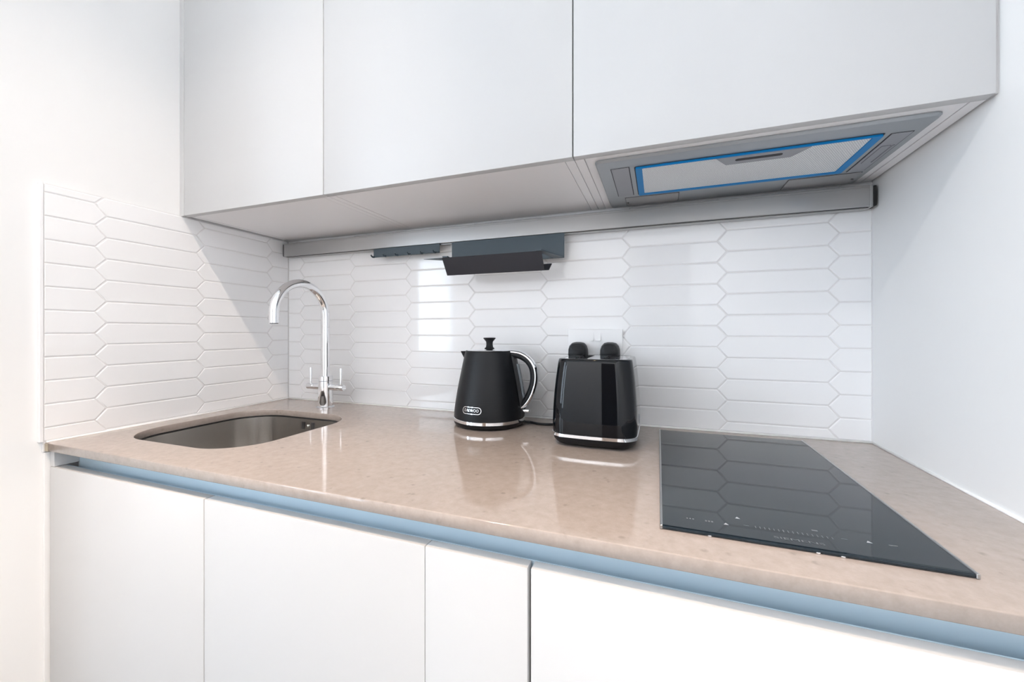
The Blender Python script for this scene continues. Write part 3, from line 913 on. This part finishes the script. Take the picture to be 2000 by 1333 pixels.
# ------------------------------------------------------------------ toaster
TX0, TX1, TY0, TY1 = 1.0520, 1.2300, -0.257, -0.056
to = thing('toaster', 'glossy black two-slice toaster with a chrome band, in front of the socket', 'toaster', ((TX0 + TX1) / 2, (TY0 + TY1) / 2, ZW))
OO = to.location
def tloop(z, d, r, bul=0.006, dt=None):
    return [(x - OO.x, y - OO.y, z) for x, y in rrect(TX0 + d, TX1 - d, TY0 + (dt if dt is not None else d), TY1 - (dt if dt is not None else d), r, 8, bul)]
bm = bmesh.new()
loft(bm, [tloop(0.0025, 0.020, 0.024), tloop(0.0030, 0.014, 0.027), tloop(0.0060, 0.0080, 0.029), tloop(0.0130, 0.0030, 0.030), tloop(0.0210, 0.0010, 0.030)])
obj('base', bm, M['black_plastic'], to, smooth=True, angle=40)
bm = bmesh.new()
loft(bm, [tloop(0.0210, 0.0005, 0.030), tloop(0.0216, -0.0008, 0.031), tloop(0.0280, -0.0006, 0.031), tloop(0.0286, 0.0008, 0.030)])
obj('chrome_band', bm, M['chrome'], to, smooth=True, angle=40)
bm = bmesh.new()
lv = [(0.0284, 0.0008, 0.0008), (0.050, 0.0000, 0.0008), (0.080, 0.0008, 0.0026), (0.110, 0.0024, 0.0056), (0.138, 0.0048, 0.0090), (0.163, 0.0076, 0.0124),
      (0.179, 0.0098, 0.0148), (0.1838, 0.0108, 0.0158), (0.1858, 0.0120, 0.0170), (0.1868, 0.0144, 0.0194), (0.1868, 0.0215, 0.0245)]
loft(bm, [tloop(z, d, 0.030 - d * 0.3, 0.006, dt) for z, d, dt in lv], False, False)
obj('shell', bm, M['black_gloss'], to, smooth=True, angle=60)
slots = []
for cx in (-0.030, 0.030):
    slots.append(rrect(cx - 0.0135, cx + 0.0135, -0.060, 0.060, 0.006, 5))
pl = [(x - OO.x, y - OO.y) for x, y in rrect(TX0 + 0.0212, TX1 - 0.0212, TY0 + 0.0242, TY1 - 0.0242, 0.029, 8, 0.006)]
plate('top_plate', pl, slots, 0.1852, 0.1866, M['chrome'], to)
for cx in (-0.030, 0.030):
    bm = bmesh.new()
    x0, x1, y0, y1 = cx - 0.0145, cx + 0.0145, -0.0612, 0.0612
    loft(bm, [[(x0, y0, z), (x1, y0, z), (x1, y1, z), (x0, y1, z)] for z in (0.1851, 0.06)], cap0=False)
    obj('slot_liner', bm, M['gap'], to)
    bm = bmesh.new()
    for k in range(9):
        yy = -0.052 + k * 0.013
        for xx in (cx - 0.0105, cx + 0.0105):
            tube(bm, [(xx, yy, 0.07), (xx, yy, 0.1845)], 0.0009, 6, up=Vector((1, 0, 0)))
    tag(obj('guide_wires', bm, M['chrome'], to), kind='stuff')
for sx in (-1, 1):
    for sy in (-1, 1):
        bm = bmesh.new(); lathe(bm, [(0, 0), (0.008, 0), (0.009, 0.0032), (0, 0.0032)], 16, (sx * 0.055, sy * 0.062, 0.0))
        obj('foot', bm, M['rubber'], to)
# small pale emblem low on the right side
bm = bmesh.new()
for ya, za, yb, zb2 in ((-0.012, 0.043, -0.005, 0.058), (-0.018, 0.047, -0.011, 0.063), (-0.017, 0.053, -0.005, 0.053)):
    tube(bm, [(0.0910, ya, za), (0.0908, yb, zb2)], 0.0009, 6, up=Vector((1, 0, 0)))
obj('emblem', bm, M['print_bright'], to)

# ------------------------------------------------------------------ ceiling downlights
def downlight(x, y, label, power, aim=(0, 0, -1), cone=64, blend=0.6, col=WARM):
    t = thing('downlight', label, 'ceiling light', (x, y, CEIL), 'recessed ceiling downlights')
    bm = bmesh.new()
    lathe(bm, [(0.032, -0.0005), (0.045, -0.0005), (0.044, -0.005), (0.036, -0.007), (0.032, -0.004)], 32, close=False)
    obj('ring', bm, M['white_plastic'], t, smooth=True, angle=40)
    bm = bmesh.new(); lathe(bm, [(0, -0.0006), (0.0318, -0.0006), (0.0318, -0.003), (0, -0.003)], 24)
    obj('lens', bm, M['lamp'], t)
    ld = bpy.data.lights.new('downlight_lamp', 'SPOT'); ld.shadow_soft_size = 0.02
    ld.energy = power; ld.color = col; ld.spot_size = math.radians(cone); ld.spot_blend = blend
    lo = bpy.data.objects.new('downlight_lamp', ld); COL.objects.link(lo)
    lo.location = (0, 0, -0.012); lo.parent = t
    lo.rotation_euler = Vector(aim).to_track_quat('-Z', 'Y').to_euler()      # gimbal head
DLY = -0.351 - (CEIL - 0.012 - ZC) * 0.6115
downlight(0.85, DLY, 'round recessed ceiling downlight over the worktop, the left one', DOWNLIGHT_W)
downlight(1.30, DLY, 'round recessed gimbal downlight turned to the tiled left wall, the right one', ACCENT_W, (-1.30, DLY * -1 - 0.35, 0.80 - CEIL), 41, 1.0, (1.0, 0.84, 0.70))

# added fill spots behind the camera, brightening the recess by bounced light
def fill_washer(x, label, y=-2.55, d=(0, -0.62, -0.78), k=1.0):
    t = thing('fill_spotlight', label, 'ceiling light', (x, y, CEIL), 'added fill spotlights on the ceiling')
    bm = bmesh.new()
    lathe(bm, [(0, 0), (0.03, 0), (0.03, -0.02), (0, -0.02)], 20)
    obj('mount', bm, M['white_plastic'], t, smooth=True, angle=40)
    bm = bmesh.new()
    d = Vector(d).normalized()
    c = Vector((0, 0, -0.055))
    tube(bm, [c - d * 0.045, c + d * 0.05], 0.032, 20, up=Vector((1, 0, 0)))
    obj('head', bm, M['white_plastic'], t, smooth=True, angle=40)
    ld = bpy.data.lights.new('fill_lamp', 'SPOT'); ld.shadow_soft_size = 0.03
    ld.energy = FILL_W * k; ld.color = (1.0, 0.985, 0.985); ld.spot_size = math.radians(105); ld.spot_blend = 0.6
    lo = bpy.data.objects.new('fill_lamp', ld); COL.objects.link(lo)
    lo.location = c + d * 0.06
    lo.rotation_euler = d.to_track_quat('-Z', 'Y').to_euler()
    lo.parent = t
fill_washer(-1.10, 'added fill spotlight, unseen behind the camera, nearest the window side')
fill_washer(0.10, 'added fill spotlight, unseen behind the camera, middle one')
fill_washer(1.20, 'added fill spotlight, unseen behind the camera, nearest the right wall')
fill_washer(0.55, 'added fill spotlight, unseen behind the camera, turned to the right wall', -2.15, (0.66, -0.02, -0.75), 2.4)
